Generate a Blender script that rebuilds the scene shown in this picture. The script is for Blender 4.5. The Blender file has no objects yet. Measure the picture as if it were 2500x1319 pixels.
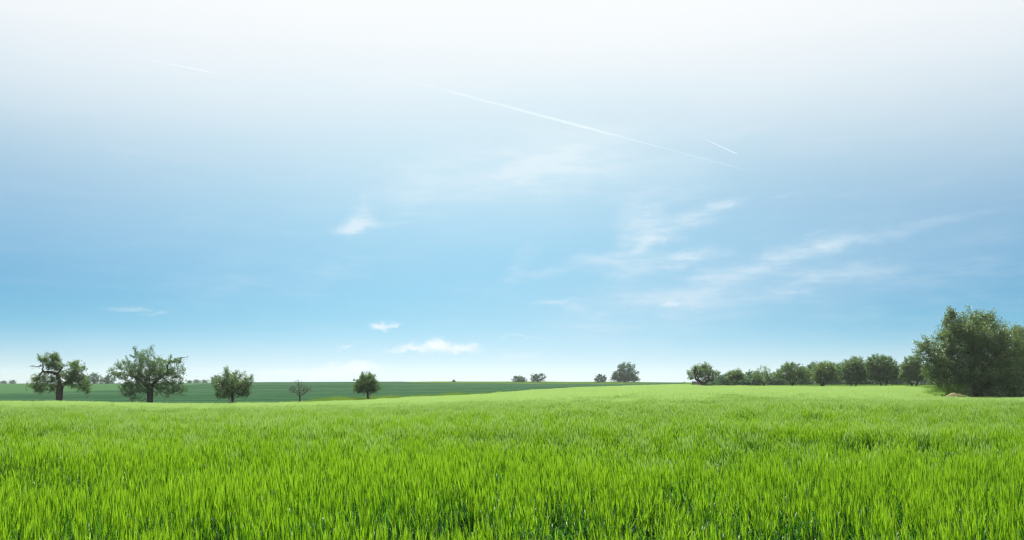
import bpy, math, random
import numpy as np
from mathutils import Vector, Matrix, Euler

SC = bpy.context.scene
COL = SC.collection
R = math.radians

# ------------------------------------------------------------------ camera
F = 2080.0            # focal length in photo pixels (photo is 2500 wide)
HOR = 928.0           # photo row of the level line
CZ = 1.7              # eye height
cam_d = bpy.data.cameras.new('camera')
cam_d.sensor_width = 36.0
cam_d.lens = 36.0 * F / 2500.0
cam_d.shift_y = (HOR - 659.5) / 2500.0
cam_d.clip_start = 0.05
cam_d.clip_end = 200000.0
cam = bpy.data.objects.new('camera', cam_d)
cam.location = (0, 0, CZ)
cam.rotation_euler = (R(90), 0, 0)
COL.objects.link(cam)
SC.camera = cam

# ------------------------------------------------------------------ light + exposure
SUN_EL, SUN_AZ = 55.0, -6.0          # degrees; azimuth from +Y, negative = left of the view
SUN_W = 5.0
SKY_STRENGTH = 0.05
SC.view_settings.view_transform = 'Standard'
SC.view_settings.look = 'None'
SC.view_settings.exposure = 1.02
SC.view_settings.gamma = 1.0
SC.view_settings.use_curve_mapping = False

sun_d = bpy.data.lights.new('sun', 'SUN')
sun_d.energy = SUN_W
sun_d.angle = R(0.5)
sun_d.color = (1.0, 0.95, 0.86)
sun = bpy.data.objects.new('sun', sun_d)
sdir = Vector((math.sin(R(SUN_AZ)) * math.cos(R(SUN_EL)), math.cos(R(SUN_AZ)) * math.cos(R(SUN_EL)), math.sin(R(SUN_EL))))
sun.rotation_euler = (-sdir).to_track_quat('-Z', 'Y').to_euler()
sun.location = (0, 0, 60)
COL.objects.link(sun)

SC.cycles.max_bounces = 8
SC.cycles.diffuse_bounces = 3
SC.cycles.glossy_bounces = 2
SC.cycles.transmission_bounces = 4
SC.cycles.volume_bounces = 1
SC.cycles.transparent_max_bounces = 8
SC.cycles.caustics_reflective = False
SC.cycles.caustics_refractive = False
SC.cycles.use_denoising = True
SC.cycles.pixel_filter_type = 'BLACKMAN_HARRIS'
SC.cycles.filter_width = 1.15

# ------------------------------------------------------------------ world (sky, thin high veil, cirrus)
world = bpy.data.worlds.new('World')
SC.world = world
world.use_nodes = True
wt = world.node_tree
wt.nodes.clear()


def wn(t, **k):
    n = wt.nodes.new(t)
    for a, b in k.items():
        setattr(n, a, b)
    return n


def wlink(a, b):
    wt.links.new(a, b)


def wmath(op, a, b=None, c=None, clamp=False):
    n = wn('ShaderNodeMath', operation=op, use_clamp=clamp)
    for i, v in enumerate((a, b, c)):
        if v is None:
            continue
        if isinstance(v, (int, float)):
            n.inputs[i].default_value = v
        else:
            wlink(v, n.inputs[i])
    return n.outputs[0]


def wmix(fac, a, b):
    n = wn('ShaderNodeMix', data_type='RGBA')
    for s, v in ((n.inputs[0], fac), (n.inputs[6], a), (n.inputs[7], b)):
        if isinstance(v, (int, float)):
            s.default_value = v
        elif isinstance(v, tuple):
            s.default_value = v + (1.0,)
        else:
            wlink(v, s)
    return n.outputs[2]


def smooth(v, a, b, lo=0.0, hi=1.0):
    n = wn('ShaderNodeMapRange', interpolation_type='SMOOTHSTEP')
    wlink(v, n.inputs[0])
    n.inputs[1].default_value, n.inputs[2].default_value = a, b
    n.inputs[3].default_value, n.inputs[4].default_value = lo, hi
    return n.outputs[0]


sky = wn('ShaderNodeTexSky', sky_type='NISHITA')
sky.sun_disc = False
sky.sun_elevation = R(SUN_EL)
sky.sun_rotation = R(SUN_AZ)
sky.altitude = 250
sky.air_density = 0.65
sky.dust_density = 0.15
sky.ozone_density = 6.0

tc = wn('ShaderNodeTexCoord')
sep = wn('ShaderNodeSeparateXYZ')
wlink(tc.outputs['Generated'], sep.inputs[0])
az = wmath('ARCTAN2', sep.outputs[0], sep.outputs[1])
hyp = wmath('SQRT', wmath('ADD', wmath('MULTIPLY', sep.outputs[0], sep.outputs[0]), wmath('MULTIPLY', sep.outputs[1], sep.outputs[1])))
el = wmath('ARCTAN2', sep.outputs[2], hyp)
ae = wn('ShaderNodeCombineXYZ')
wlink(az, ae.inputs[0]); wlink(el, ae.inputs[1])


def wnoise(vec, scale, detail=5.0, rough=0.55, sx=1.0, sy=1.0, rot=0.0, off=(0, 0)):
    m = wn('ShaderNodeMapping')
    m.inputs['Location'].default_value = (off[0], off[1], 0)
    m.inputs['Rotation'].default_value = (0, 0, rot)
    m.inputs['Scale'].default_value = (sx, sy, 1)
    wlink(vec, m.inputs[0])
    n = wn('ShaderNodeTexNoise')
    n.inputs['Scale'].default_value = scale
    n.inputs['Detail'].default_value = detail
    n.inputs['Roughness'].default_value = rough
    wlink(m.outputs[0], n.inputs['Vector'])
    return n


# warped direction coordinates give the clouds ragged edges
wp = wnoise(ae.outputs[0], 22.0, 6.0, 0.62)
wv = wn('ShaderNodeVectorMath', operation='SUBTRACT')
wlink(wp.outputs['Color'], wv.inputs[0]); wv.inputs[1].default_value = (0.5, 0.5, 0.5)
wv2 = wn('ShaderNodeVectorMath', operation='MULTIPLY')
wlink(wv.outputs[0], wv2.inputs[0]); wv2.inputs[1].default_value = (0.05, 0.028, 0.0)
wv3 = wn('ShaderNodeVectorMath', operation='ADD')
wlink(ae.outputs[0], wv3.inputs[0]); wlink(wv2.outputs[0], wv3.inputs[1])
warped = wv3.outputs[0]


def azel(px, py):
    u, v = (px - 1250.0) / F, (HOR - py) / F
    return math.atan(u), math.atan2(v, math.sqrt(1 + u * u))


def cloud_sum(items, vec):
    acc = None
    for (px, py, rx, ry, rot, amp) in items:
        a, e = azel(px, py)
        m = wn('ShaderNodeMapping', vector_type='TEXTURE')
        m.inputs['Location'].default_value = (a, e, 0)
        m.inputs['Rotation'].default_value = (0, 0, R(rot))
        m.inputs['Scale'].default_value = (1.7 * rx / F, 1.7 * ry / F, 1)
        wlink(vec, m.inputs[0])
        g = wn('ShaderNodeTexGradient', gradient_type='SPHERICAL')
        wlink(m.outputs[0], g.inputs[0])
        s = smooth(g.outputs['Fac'], 0.0, 1.0, 0.0, amp)
        acc = s if acc is None else wmath('ADD', acc, s)
    return acc


cirrus = [
    (874, 522, 15, 38, -16, .50), (915, 545, 70, 9, 3, .30), (852, 553, 36, 11, 10, .40), (882, 543, 32, 16, 0, .34), (898, 522, 12, 26, -30, .22),
    (1330, 395, 190, 70, 8, .75), (1040, 450, 110, 60, 12, .36), (1610, 440, 130, 50, 0, .30), (1480, 345, 60, 40, 30, .10),
    (1555, 545, 62, 40, 22, .72), (1660, 552, 110, 26, 20, .62), (1600, 585, 55, 14, 25, .48), (1765, 503, 60, 9, 18, .32),
    (1685, 632, 85, 17, 6, .70), (1500, 632, 90, 20, 4, .48), (1545, 655, 60, 28, 20, .40),
    (1262, 652, 24, 46, -35, .34), (1330, 664, 60, 13, 14, .34), (1245, 690, 25, 8, 0, .22),
    (1900, 628, 160, 17, 14, .34), (2120, 585, 210, 12, 10, .30),
    (1600, 755, 210, 66, 10, .30), (1760, 690, 260, 34, 18, .20), (1990, 688, 150, 20, 12, .30), (1940, 700, 60, 34, 30, .16),
    (1355, 733, 55, 6, 5, .50), (1400, 745, 40, 8, 0, .24), (1640, 741, 22, 7, 0, .4), (1990, 570, 40, 5, 10, .2),
    (1930, 475, 40, 5, 10, .2), (1840, 310, 80, 10, 14, .14), (2250, 690, 260, 70, 6, .14),
    (312, 757, 34, 4, 0, .40), (374, 767, 30, 4, 4, .36), (600, 690, 150, 60, 10, .10), (800, 640, 120, 50, 25, .12),
]
cumulus = [
    (1075, 848, 74, 12, 0, .62), (1068, 838, 24, 13, 0, .55), (985, 852, 44, 8, 6, .50), (1135, 849, 30, 8, 0, .5),
    (930, 797, 20, 9, 0, .75), (962, 791, 14, 7, 0, .65), (843, 847, 16, 4, 0, .4),
    (830, 905, 90, 14, 6, .5), (885, 893, 40, 9, 0, .35), (690, 912, 50, 7, 4, .35), (1270, 821, 40, 4, 0, .2), (1270, 868, 50, 7, 6, .2),
]
streak = wnoise(ae.outputs[0], 9.0, 8.0, 0.66, sx=1.2, sy=6.0, rot=R(-13))
fine = wnoise(warped, 60.0, 6.0, 0.6, sx=0.6, sy=2.0, rot=R(-10))
tex = wmath('ADD', wmath('MULTIPLY', smooth(streak.outputs['Fac'], 0.30, 0.68), 1.15), wmath('MULTIPLY', fine.outputs['Fac'], 0.42))
c1 = wmath('MULTIPLY', cloud_sum(cirrus, warped), tex)
wp2 = wnoise(ae.outputs[0], 75.0, 7.0, 0.62)
wq = wn('ShaderNodeVectorMath', operation='SUBTRACT')
wlink(wp2.outputs['Color'], wq.inputs[0]); wq.inputs[1].default_value = (0.5, 0.5, 0.5)
small = wn('ShaderNodeVectorMath', operation='MULTIPLY')
wlink(wq.outputs[0], small.inputs[0]); small.inputs[1].default_value = (0.030, 0.022, 0)
cwv = wn('ShaderNodeVectorMath', operation='ADD')
wlink(ae.outputs[0], cwv.inputs[0]); wlink(small.outputs[0], cwv.inputs[1])
c2 = wmath('MULTIPLY', cloud_sum(cumulus, cwv.outputs[0]), wmath('ADD', 0.45, wmath('MULTIPLY', fine.outputs['Fac'], 1.1)))
# faint streaks everywhere, all round the sky
wide = wmath('MULTIPLY', smooth(streak.outputs['Fac'], 0.45, 0.8), 0.12)
milky = cloud_sum([(1280, 420, 380, 130, 6, .24), (1700, 720, 520, 120, 8, .20)], warped)
cloud_a = wmath('ADD', wmath('ADD', c1, milky), wide, clamp=True)

# thin high veil (cirrostratus) that thickens upward and covers the upper sky
soft = wnoise(ae.outputs[0], 3.0, 4.0, 0.5, sx=0.7, sy=2.2, off=(3.1, 0.4))
elw = wmath('ADD', el, wmath('MULTIPLY', wmath('SUBTRACT', soft.outputs['Fac'], 0.5), 0.05))
veil = smooth(elw, R(1.5), R(25.3), 0.0, 1.0)

CLOUD = (7.7, 8.6, 9.4)
daz = wmath('DIVIDE', wmath('SUBTRACT', az, R(SUN_AZ * .4)), 0.40)
glow = wmath('MULTIPLY', wmath('EXPONENT', wmath('MULTIPLY', wmath('MULTIPLY', daz, daz), -1.0)), 0.45)
tint = wn('ShaderNodeVectorMath', operation='MULTIPLY')
wlink(sky.outputs[0], tint.inputs[0]); wlink(wmix(smooth(el, R(4.5), R(11.0)), wmix(smooth(el, R(0.3), R(4.2)), (0.86, 0.91, 0.90), (0.35, 0.75, 0.77)), (0.64, 0.93, 0.88)), tint.inputs[1])
c = wmix(glow, tint.outputs[0], (4.6, 8.9, 10.8))
low = wmath('MULTIPLY', wmath('EXPONENT', wmath('DIVIDE', wmath('MAXIMUM', el, 0.0), -R(2.3))), wmath('ADD', .18, wmath('MULTIPLY', glow, 1.15)))
c = wmix(low, c, (9.0, 9.6, 10.0))
c = wmix(wmath('MULTIPLY', cloud_a, 0.80), c, CLOUD)
c = wmix(wmath('MINIMUM', c2, 1.0), c, (9.5, 9.9, 10.3))
c = wmix(veil, c, wmix(veil, (6.1, 9.1, 9.9), (9.55, 9.7, 9.85)))
bg = wn('ShaderNodeBackground')
bg.inputs['Strength'].default_value = SKY_STRENGTH
wlink(c, bg.inputs['Color'])
wo = wn('ShaderNodeOutputWorld')
wlink(bg.outputs[0], wo.inputs[0])
world.cycles.sampling_method = 'MANUAL'
world.cycles.sample_map_resolution = 512

# ------------------------------------------------------------------ helpers
rng = np.random.default_rng(7)


def mesh_obj(name, verts, faces, mats, parent=None, midx=None, smooth_shade=False, loc=None):
    me = bpy.data.meshes.new(name)
    me.from_pydata(verts if isinstance(verts, list) else [tuple(v) for v in verts], [], faces)
    for m in (mats if isinstance(mats, (list, tuple)) else [mats]):
        me.materials.append(m)
    if midx is not None:
        me.polygons.foreach_set('material_index', np.asarray(midx, dtype=np.int32))
    if smooth_shade:
        me.polygons.foreach_set('use_smooth', np.ones(len(me.polygons), dtype=bool))
    me.update()
    o = bpy.data.objects.new(name, me)
    if parent is not None:
        o.parent = parent
    if loc is not None:
        o.location = loc
    return o


def quad_mesh(name, V, Fc, mat_list, midx=None):
    """fast mesh from numpy arrays; Fc is (n,3) or (n,4)"""
    me = bpy.data.meshes.new(name)
    n, k = Fc.shape
    me.vertices.add(len(V))
    me.vertices.foreach_set('co', np.asarray(V, dtype=np.float32).ravel())
    me.loops.add(n * k)
    me.loops.foreach_set('vertex_index', Fc.astype(np.int32).ravel())
    me.polygons.add(n)
    me.polygons.foreach_set('loop_start', (np.arange(n) * k).astype(np.int32))
    me.polygons.foreach_set('loop_total', np.full(n, k, dtype=np.int32))
    for m in mat_list:
        me.materials.append(m)
    if midx is not None:
        me.polygons.foreach_set('material_index', np.asarray(midx, dtype=np.int32))
    me.update(calc_edges=True)
    me.validate()
    return me


def link(o, label=None, cat=None, group=None, kind=None):
    COL.objects.link(o)
    if label: o['label'] = label
    if cat: o['category'] = cat
    if group: o['group'] = group
    if kind: o['kind'] = kind
    return o


def empty(name, loc, rz=0.0):
    o = bpy.data.objects.new(name, None)
    o.location = loc
    o.rotation_euler = (0, 0, rz)
    o.empty_display_size = 0.3
    return o


_perm = np.random.default_rng(99).random((256, 256))


def vnoise(x, y, s, seed=0):
    """smooth value noise in -1..1"""
    x = np.asarray(x, dtype=float) / s + 17.3 * seed + 1000.0
    y = np.asarray(y, dtype=float) / s + 9.7 * seed + 1000.0
    xi, yi = np.floor(x).astype(int), np.floor(y).astype(int)
    fx, fy = x - xi, y - yi
    fx = fx * fx * (3 - 2 * fx); fy = fy * fy * (3 - 2 * fy)
    g = lambda a, b: _perm[a & 255, b & 255]
    v = (g(xi, yi) * (1 - fx) + g(xi + 1, yi) * fx) * (1 - fy) + (g(xi, yi + 1) * (1 - fx) + g(xi + 1, yi + 1) * fx) * fy
    return v * 2 - 1


# ------------------------------------------------------------------ materials
def new_mat(name):
    m = bpy.data.materials.new(name)
    m.use_nodes = True
    m.node_tree.nodes.clear()
    return m, m.node_tree


def foliage(name, ca, cb, ta, tb, trans=0.5, gloss=0.05, rough=0.45, patch=None, island=True, stretch=(1, 1, 1), pamp=1.4):
    """leaf: diffuse front, light shining through, a thin gloss; two tones mixed by leaf and by plant"""
    m, t = new_mat(name)
    N, L = t.nodes.new, t.links.new
    oi = N('ShaderNodeObjectInfo'); geo = N('ShaderNodeNewGeometry')
    add = N('ShaderNodeMath'); add.operation = 'MULTIPLY_ADD'
    L(geo.outputs['Random Per Island'], add.inputs[0]); add.inputs[1].default_value = 0.55 if island else 0.0
    mul = N('ShaderNodeMath'); mul.operation = 'MULTIPLY'; L(oi.outputs['Random'], mul.inputs[0]); mul.inputs[1].default_value = 0.45 if island else 0.8
    L(mul.outputs[0], add.inputs[2])
    fac = add.outputs[0]
    if patch:
        nz = N('ShaderNodeTexNoise'); nz.inputs['Scale'].default_value = patch; nz.inputs['Detail'].default_value = 3
        mpp = N('ShaderNodeMapping'); mpp.inputs['Scale'].default_value = stretch
        L(geo.outputs['Position'], mpp.inputs[0]); L(mpp.outputs[0], nz.inputs['Vector'])
        a2 = N('ShaderNodeMath'); a2.operation = 'MULTIPLY_ADD'
        L(nz.outputs['Fac'], a2.inputs[0]); a2.inputs[1].default_value = pamp; a2.inputs[2].default_value = -pamp / 2
        a3 = N('ShaderNodeMath'); a3.operation = 'ADD'; a3.use_clamp = True
        L(fac, a3.inputs[0]); L(a2.outputs[0], a3.inputs[1]); fac = a3.outputs[0]

    def mix(a, b):
        x = N('ShaderNodeMix'); x.data_type = 'RGBA'; L(fac, x.inputs[0])
        x.inputs[6].default_value = a + (1,); x.inputs[7].default_value = b + (1,)
        return x.outputs[2]
    d = N('ShaderNodeBsdfDiffuse'); L(mix(ca, cb), d.inputs[0])
    tr = N('ShaderNodeBsdfTranslucent'); L(mix(ta, tb), tr.inputs[0])
    s = N('ShaderNodeMixShader'); s.inputs[0].default_value = trans; L(d.outputs[0], s.inputs[1]); L(tr.outputs[0], s.inputs[2])
    g = N('ShaderNodeBsdfGlossy'); g.inputs['Roughness'].default_value = rough; g.inputs[0].default_value = (0.9, 0.95, 0.85, 1)
    s2 = N('ShaderNodeMixShader'); s2.inputs[0].default_value = gloss; L(s.outputs[0], s2.inputs[1]); L(g.outputs[0], s2.inputs[2])
    o = N('ShaderNodeOutputMaterial'); L(s2.outputs[0], o.inputs[0])
    return m


def rough_mat(name, ca, cb, scale=4.0, rough=0.9, bump=0.4, bscale=None, stretch=(1, 1, 1), coord='Object'):
    m, t = new_mat(name)
    N, L = t.nodes.new, t.links.new
    tc_ = N('ShaderNodeTexCoord'); mp = N('ShaderNodeMapping'); mp.inputs['Scale'].default_value = stretch
    L(tc_.outputs[coord], mp.inputs[0])
    nz = N('ShaderNodeTexNoise'); nz.inputs['Scale'].default_value = scale; nz.inputs['Detail'].default_value = 8; nz.inputs['Roughness'].default_value = .65
    L(mp.outputs[0], nz.inputs['Vector'])
    r = N('ShaderNodeValToRGB'); r.color_ramp.elements[0].position = .32; r.color_ramp.elements[1].position = .7
    r.color_ramp.elements[0].color = ca + (1,); r.color_ramp.elements[1].color = cb + (1,)
    L(nz.outputs['Fac'], r.inputs[0])
    p = N('ShaderNodeBsdfPrincipled'); p.inputs['Roughness'].default_value = rough
    p.inputs['Specular IOR Level'].default_value = 0.25
    L(r.outputs[0], p.inputs['Base Color'])
    b = N('ShaderNodeBump'); b.inputs['Strength'].default_value = bump; b.inputs['Distance'].default_value = 0.05
    n2 = N('ShaderNodeTexNoise'); n2.inputs['Scale'].default_value = bscale or scale * 3; n2.inputs['Detail'].default_value = 6
    L(mp.outputs[0], n2.inputs['Vector']); L(n2.outputs['Fac'], b.inputs['Height']); L(b.outputs[0], p.inputs['Normal'])
    o = N('ShaderNodeOutputMaterial'); L(p.outputs[0], o.inputs[0])
    return m


M = {}
M['bark'] = rough_mat('bark', (.035, .028, .022), (.11, .09, .07), 3.0, .95, .8, 14, (3, 3, .6))
M['dead_bark'] = rough_mat('dead_bark', (.07, .06, .052), (.17, .145, .12), 3.0, .95, .6, 14, (3, 3, .6))
M['stake'] = rough_mat('stake_wood', (.16, .13, .10), (.34, .30, .24), 5.0, .85, .4, 20, (4, 4, .4))
M['strap'] = rough_mat('strap_rubber', (.02, .02, .02), (.05, .05, .05), 8.0, .7, .1)
M['leaf'] = foliage('apple_leaf', (.026, .074, .026), (.060, .122, .038), (.065, .185, .028), (.165, .275, .040), .42, .05)
M['leaf_big'] = foliage('thorn_leaf', (.042, .088, .044), (.100, .160, .066), (.080, .180, .045), (.190, .280, .065), .42, .06)
M['leaf_far'] = foliage('far_leaf', (.012, .055, .034), (.034, .098, .048), (.020, .11, .040), (.060, .17, .055), .38, .02)
M['leaf_warm'] = foliage('warm_leaf', (.036, .084, .022), (.082, .142, .034), (.085, .200, .026), (.200, .300, .040), .42, .05)
M['barley_leaf'] = foliage('barley_leaf', (.012, .066, .014), (.034, .108, .010), (.022, .150, .010), (.080, .260, .006), .45, .02, .45, patch=.35)
M['barley_ear'] = foliage('barley_ear', (.108, .240, .006), (.165, .300, .008), (.200, .470, .006), (.300, .560, .010), .58, .03, .4, patch=.35)
M['barley_awn'] = foliage('barley_awn', (.150, .295, .012), (.210, .345, .022), (.230, .470, .012), (.320, .550, .022), .56, .03, .35, patch=.2)
M['barley_awn_sheen'] = foliage('barley_awn_sheen', (.310, .450, .140), (.380, .510, .190), (.330, .520, .120), (.400, .580, .160), .55, .06, .35, patch=.12)  # paler awn copy: the sheen seen at a distance is put into the colour
M['barley_stray'] = foliage('barley_dry', (.26, .27, .07), (.36, .35, .12), (.26, .28, .06), (.34, .34, .10), .45, .03, .5)
M['wheat'] = foliage('wheat_leaf', (.038, .118, .060), (.110, .205, .115), (.040, .155, .060), (.110, .250, .110), .42, .03, .5, patch=1.0, stretch=(.007, .06, .06), pamp=2.2)
M['leaf_wood'] = foliage('wood_leaf', (.030, .088, .052), (.075, .150, .075), (.040, .150, .060), (.11, .23, .075), .40, .02)
M['wheat_pale'] = foliage('pale_crop_leaf', (.095, .225, .100), (.125, .260, .120), (.11, .27, .10), (.145, .30, .115), .42, .03, .5, patch=1.0, stretch=(.006, .05, .05))
M['meadow'] = foliage('meadow_grass', (.075, .155, .022), (.110, .190, .030), (.120, .260, .02), (.18, .32, .03), .5, .05, .45, patch=.06)
M['verge'] = foliage('verge_grass', (.060, .130, .018), (.150, .220, .030), (.10, .24, .02), (.24, .36, .03), .5, .03, .45, patch=.25)
M['dry_earth'] = rough_mat('dry_earth', (.10, .095, .045), (.36, .30, .18), 3.2, .95, .9, 18)
M['dark_earth'] = rough_mat('dark_earth', (.045, .030, .022), (.11, .075, .055), 5.0, .95, .8, 18)
M['roof'] = rough_mat('roof_metal', (.10, .15, .19), (.16, .22, .26), 2.0, .6, .1, 10)
M['barn_wall'] = rough_mat('barn_boards', (.14, .11, .085), (.24, .20, .15), 3.0, .9, .3, 12, (6, 6, .5))
M['barn_door'] = rough_mat('barn_door_boards', (.09, .07, .055), (.16, .12, .09), 3.0, .9, .3, 12, (6, 6, .5))

# ------------------------------------------------------------------ terrain
BH = 0.80   # height of the barley tops above the ground


def ctl():
    P = []

    def a(px, D, py, h=0.0):
        P.append(((px - 1250) / F * D, D, CZ - (py - HOR) / F * D - h))

    def g(px, D, z):
        P.append(((px - 1250) / F * D, D, z))
    for px in (-700, 0, 700, 1250, 1900, 2500, 3200):
        g(px, 1.0, 0.0); g(px, 5.0, 0.0); g(px, 9.0, -0.01)
    for px, py15, py26, py45 in ((-700, 1078, 1030, 1003), (0, 1078, 1030, 1003), (600, 1078, 1030, 1002), (1250, 1074, 1020, 990), (1900, 1070, 1012, 980), (2500, 1072, 1018, 986), (3200, 1072, 1018, 986)):
        a(px, 15, py15, BH); a(px, 26, py26, BH); a(px, 45, py45, BH)
    # far edge of the barley and the middle of the field
    for px, D, py in ((-700, 84, 978), (0, 88, 981), (200, 88, 983), (400, 89, 985), (650, 92, 986), (860, 100, 979), (1000, 112, 972), (1180, 140, 962.5),
                      (1310, 175, 952), (1500, 225, 943.5), (1640, 275, 939), (1700, 190, 941.5), (1850, 180, 942.5), (2050, 168, 943.5), (2250, 152, 944.5),
                      (1250, 88, 972), (1600, 88, 958), (1600, 140, 949.5), (2000, 88, 957), (2200, 88, 961), (2300, 80, 971), (2420, 80, 972), (2600, 80, 972), (3200, 80, 972)):
        a(px, D, py, BH)
    # the far side of the dip and the ridge
    for px, rows in ((-700, ((110, 984), (200, 964), (300, 946), (400, 937.5), (455, 937))),
                     (0, ((110, 983), (200, 966), (300, 946), (400, 937.5), (455, 937))),
                     (300, ((110, 984), (200, 966), (300, 946), (400, 937), (455, 936.5))),
                     (600, ((115, 984), (200, 966), (300, 946), (400, 935.5), (455, 934))),
                     (900, ((125, 977), (200, 960), (300, 943), (400, 934.5), (455, 932.5))),
                     (1100, ((160, 964), (220, 954), (300, 943), (415, 936.2), (455, 931.5))),
                     (1300, ((230, 948), (300, 943), (415, 937.2), (455, 931.7))),
                     (1500, ((330, 940.5), (415, 937.4), (455, 932.3))),
                     (1700, ((330, 936.5), (455, 934.0))),
                     (1900, ((215, 939), (300, 938), (455, 936.0))),
                     (2200, ((185, 940), (300, 939), (455, 937.0))),
                     (2500, ((115, 962), (185, 943), (300, 939), (455, 937.0))),
                     (3200, ((115, 962), (185, 943), (300, 939), (455, 937.0)))):
        for D, py in rows:
            a(px, D, py, 0.45)
        zr = CZ - (rows[-1][1] - HOR) / F * 455 - 0.45
        g(px, 560, zr - 1.2); g(px, 800, zr - 5.0); g(px, 1300, zr - 9.0)
    return np.array(P)


def warp(x, y):
    y = np.clip(np.asarray(y, float), 0.0, 1300.0)
    u = np.clip(np.asarray(x, float) / (y + 4.0), -0.95, 0.95)
    return np.stack([u * 2.2, np.log(y + 12.0)], -1)


_P = ctl()
_W = warp(_P[:, 0], _P[:, 1])


def _phi(d2):
    return 0.5 * d2 * np.log(d2 + 1e-12)


_n = len(_W)
_A = np.zeros((_n + 3, _n + 3))
_A[:_n, :_n] = _phi(((_W[:, None] - _W[None]) ** 2).sum(-1)) + 2e-3 * np.eye(_n)
_A[:_n, _n] = 1; _A[:_n, _n + 1:] = _W; _A[_n, :_n] = 1; _A[_n + 1:, :_n] = _W.T
_C = np.linalg.solve(_A, np.concatenate([_P[:, 2], np.zeros(3)]))


# far edge of the barley: distance as a function of bearing (photo column)
_EPX = [-900, 0, 200, 400, 650, 860, 1000, 1180, 1310, 1500, 1640, 1668, 1700, 1850, 2050, 2235, 2262, 2290, 2420, 2600, 3400]
_ED = [82, 88, 88, 89, 92, 100, 112, 140, 175, 225, 275, 240, 190, 180, 168, 152, 118, 81, 78, 79, 80]


def px_of(x, y):
    return 1250.0 + F * np.asarray(x) / np.maximum(np.asarray(y), 0.5)


def edge(px):
    return np.interp(px, _EPX, _ED)


def ground_z(x, y):
    x = np.asarray(x, float); y = np.asarray(y, float)
    sh = x.shape
    w = warp(x.ravel(), y.ravel())
    out = np.empty(len(w))
    for i in range(0, len(w), 20000):
        q = w[i:i + 20000]
        d2 = ((q[:, None] - _W[None]) ** 2).sum(-1)
        out[i:i + 20000] = _phi(d2) @ _C[:_n] + _C[_n] + q @ _C[_n + 1:]
    # grassy bank along the edge of the barley in mid field
    px = px_of(x, y)
    win = np.clip((px - 640) / 160, 0, 1) * np.clip((1290 - px) / 160, 0, 1)
    out = out.reshape(sh) + .55 * win * np.exp(-((y - edge(px) - 7.0) / 4.5) ** 2) * (y > 60)
    cx_, cy_ = (2322 - 1250) / F * 83.0, 83.0
    return out + .75 * np.exp(-(((x - cx_) / 2.6) ** 2 + ((y - cy_) / 2.2) ** 2))


def gz(x, y):
    return float(ground_z(np.array([x]), np.array([y]))[0])


def at(px, D):
    return ((px - 1250.0) / F * D, D)


def light_edge(px):   # where the pale crop on the left slope begins
    return np.interp(px, [-900, 0, 300, 460, 560, 600], [190, 218, 262, 345, 415, 480])


def region(x, y):
    """0 barley, 1 dark crop, 2 pale crop, 3 meadow/bright strip, 4 verge"""
    px = px_of(x, y)
    e = edge(px)
    y = np.asarray(y)
    r = np.zeros(np.shape(y), int)
    far = y > e
    vw = np.interp(px, [0, 500, 640, 800, 1000, 1180, 1310, 1400], [2.0, 2.5, 7, 12, 9, 7, 5, 3])
    r[far] = 1
    r[far & (px < 1400) & (y < e + vw)] = 4
    r[far & (y > light_edge(px)) & (px < 600)] = 2
    r[far & (px > 985 + 0.25 * np.maximum(0, 455 - y)) & (y > 415)] = 3
    r[far & (px > 1662)] = 3
    r[far & (px > 2258) & (y < 118)] = 4
    return r


xs = np.sinh(np.linspace(-5.2, 5.2, 241)) / math.sinh(5.2) * 1150.0
ys = np.concatenate([np.linspace(-90, -5, 12), np.linspace(-3, 60, 64), np.geomspace(61.5, 500, 150), np.linspace(515, 1150, 36)])
X, Y = np.meshgrid(xs, ys)
Z = ground_z(X, Y)
ny, nx = X.shape
idx = np.arange(ny * nx).reshape(ny, nx)
Fq = np.stack([idx[:-1, :-1], idx[:-1, 1:], idx[1:, 1:], idx[1:, :-1]], -1).reshape(-1, 4)
gm, t = new_mat('field_soil')
at_ = t.nodes.new('ShaderNodeAttribute'); at_.attribute_name = 'land'
tcg = t.nodes.new('ShaderNodeNewGeometry')
nzg = t.nodes.new('ShaderNodeTexNoise'); nzg.inputs['Scale'].default_value = 1.7; nzg.inputs['Detail'].default_value = 9
t.links.new(tcg.outputs['Position'], nzg.inputs['Vector'])
hs = t.nodes.new('ShaderNodeHueSaturation'); t.links.new(at_.outputs['Color'], hs.inputs['Color'])
mr = t.nodes.new('ShaderNodeMapRange'); t.links.new(nzg.outputs['Fac'], mr.inputs[0]); mr.inputs[1].default_value = .3; mr.inputs[2].default_value = .7; mr.inputs[3].default_value = .65; mr.inputs[4].default_value = 1.35
t.links.new(mr.outputs[0], hs.inputs['Value'])
pg = t.nodes.new('ShaderNodeBsdfPrincipled'); pg.inputs['Roughness'].default_value = .95; pg.inputs['Specular IOR Level'].default_value = .1
t.links.new(hs.outputs[0], pg.inputs['Base Color'])
bp = t.nodes.new('ShaderNodeBump'); bp.inputs['Strength'].default_value = .6; bp.inputs['Distance'].default_value = .08
t.links.new(nzg.outputs['Fac'], bp.inputs['Height']); t.links.new(bp.outputs[0], pg.inputs['Normal'])
og = t.nodes.new('ShaderNodeOutputMaterial'); t.links.new(pg.outputs[0], og.inputs[0])
gme = quad_mesh('ground', np.stack([X.ravel(), Y.ravel(), Z.ravel()], -1), Fq, [gm])
gme.polygons.foreach_set('use_smooth', np.ones(len(gme.polygons), dtype=bool))
landc = np.array([(.040, .075, .015, 1), (.020, .075, .028, 1), (.062, .150, .052, 1), (.090, .160, .030, 1), (.055, .095, .025, 1)])
ca_ = gme.color_attributes.new('land', 'FLOAT_COLOR', 'POINT')
ca_.data.foreach_set('color', landc[region(X.ravel(), Y.ravel())].astype(np.float32).ravel())
ground = bpy.data.objects.new('ground', gme)
link(ground, 'gently rolling farmland under the crops, dipping and rising to a low ridge', 'ground', kind='structure')


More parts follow.
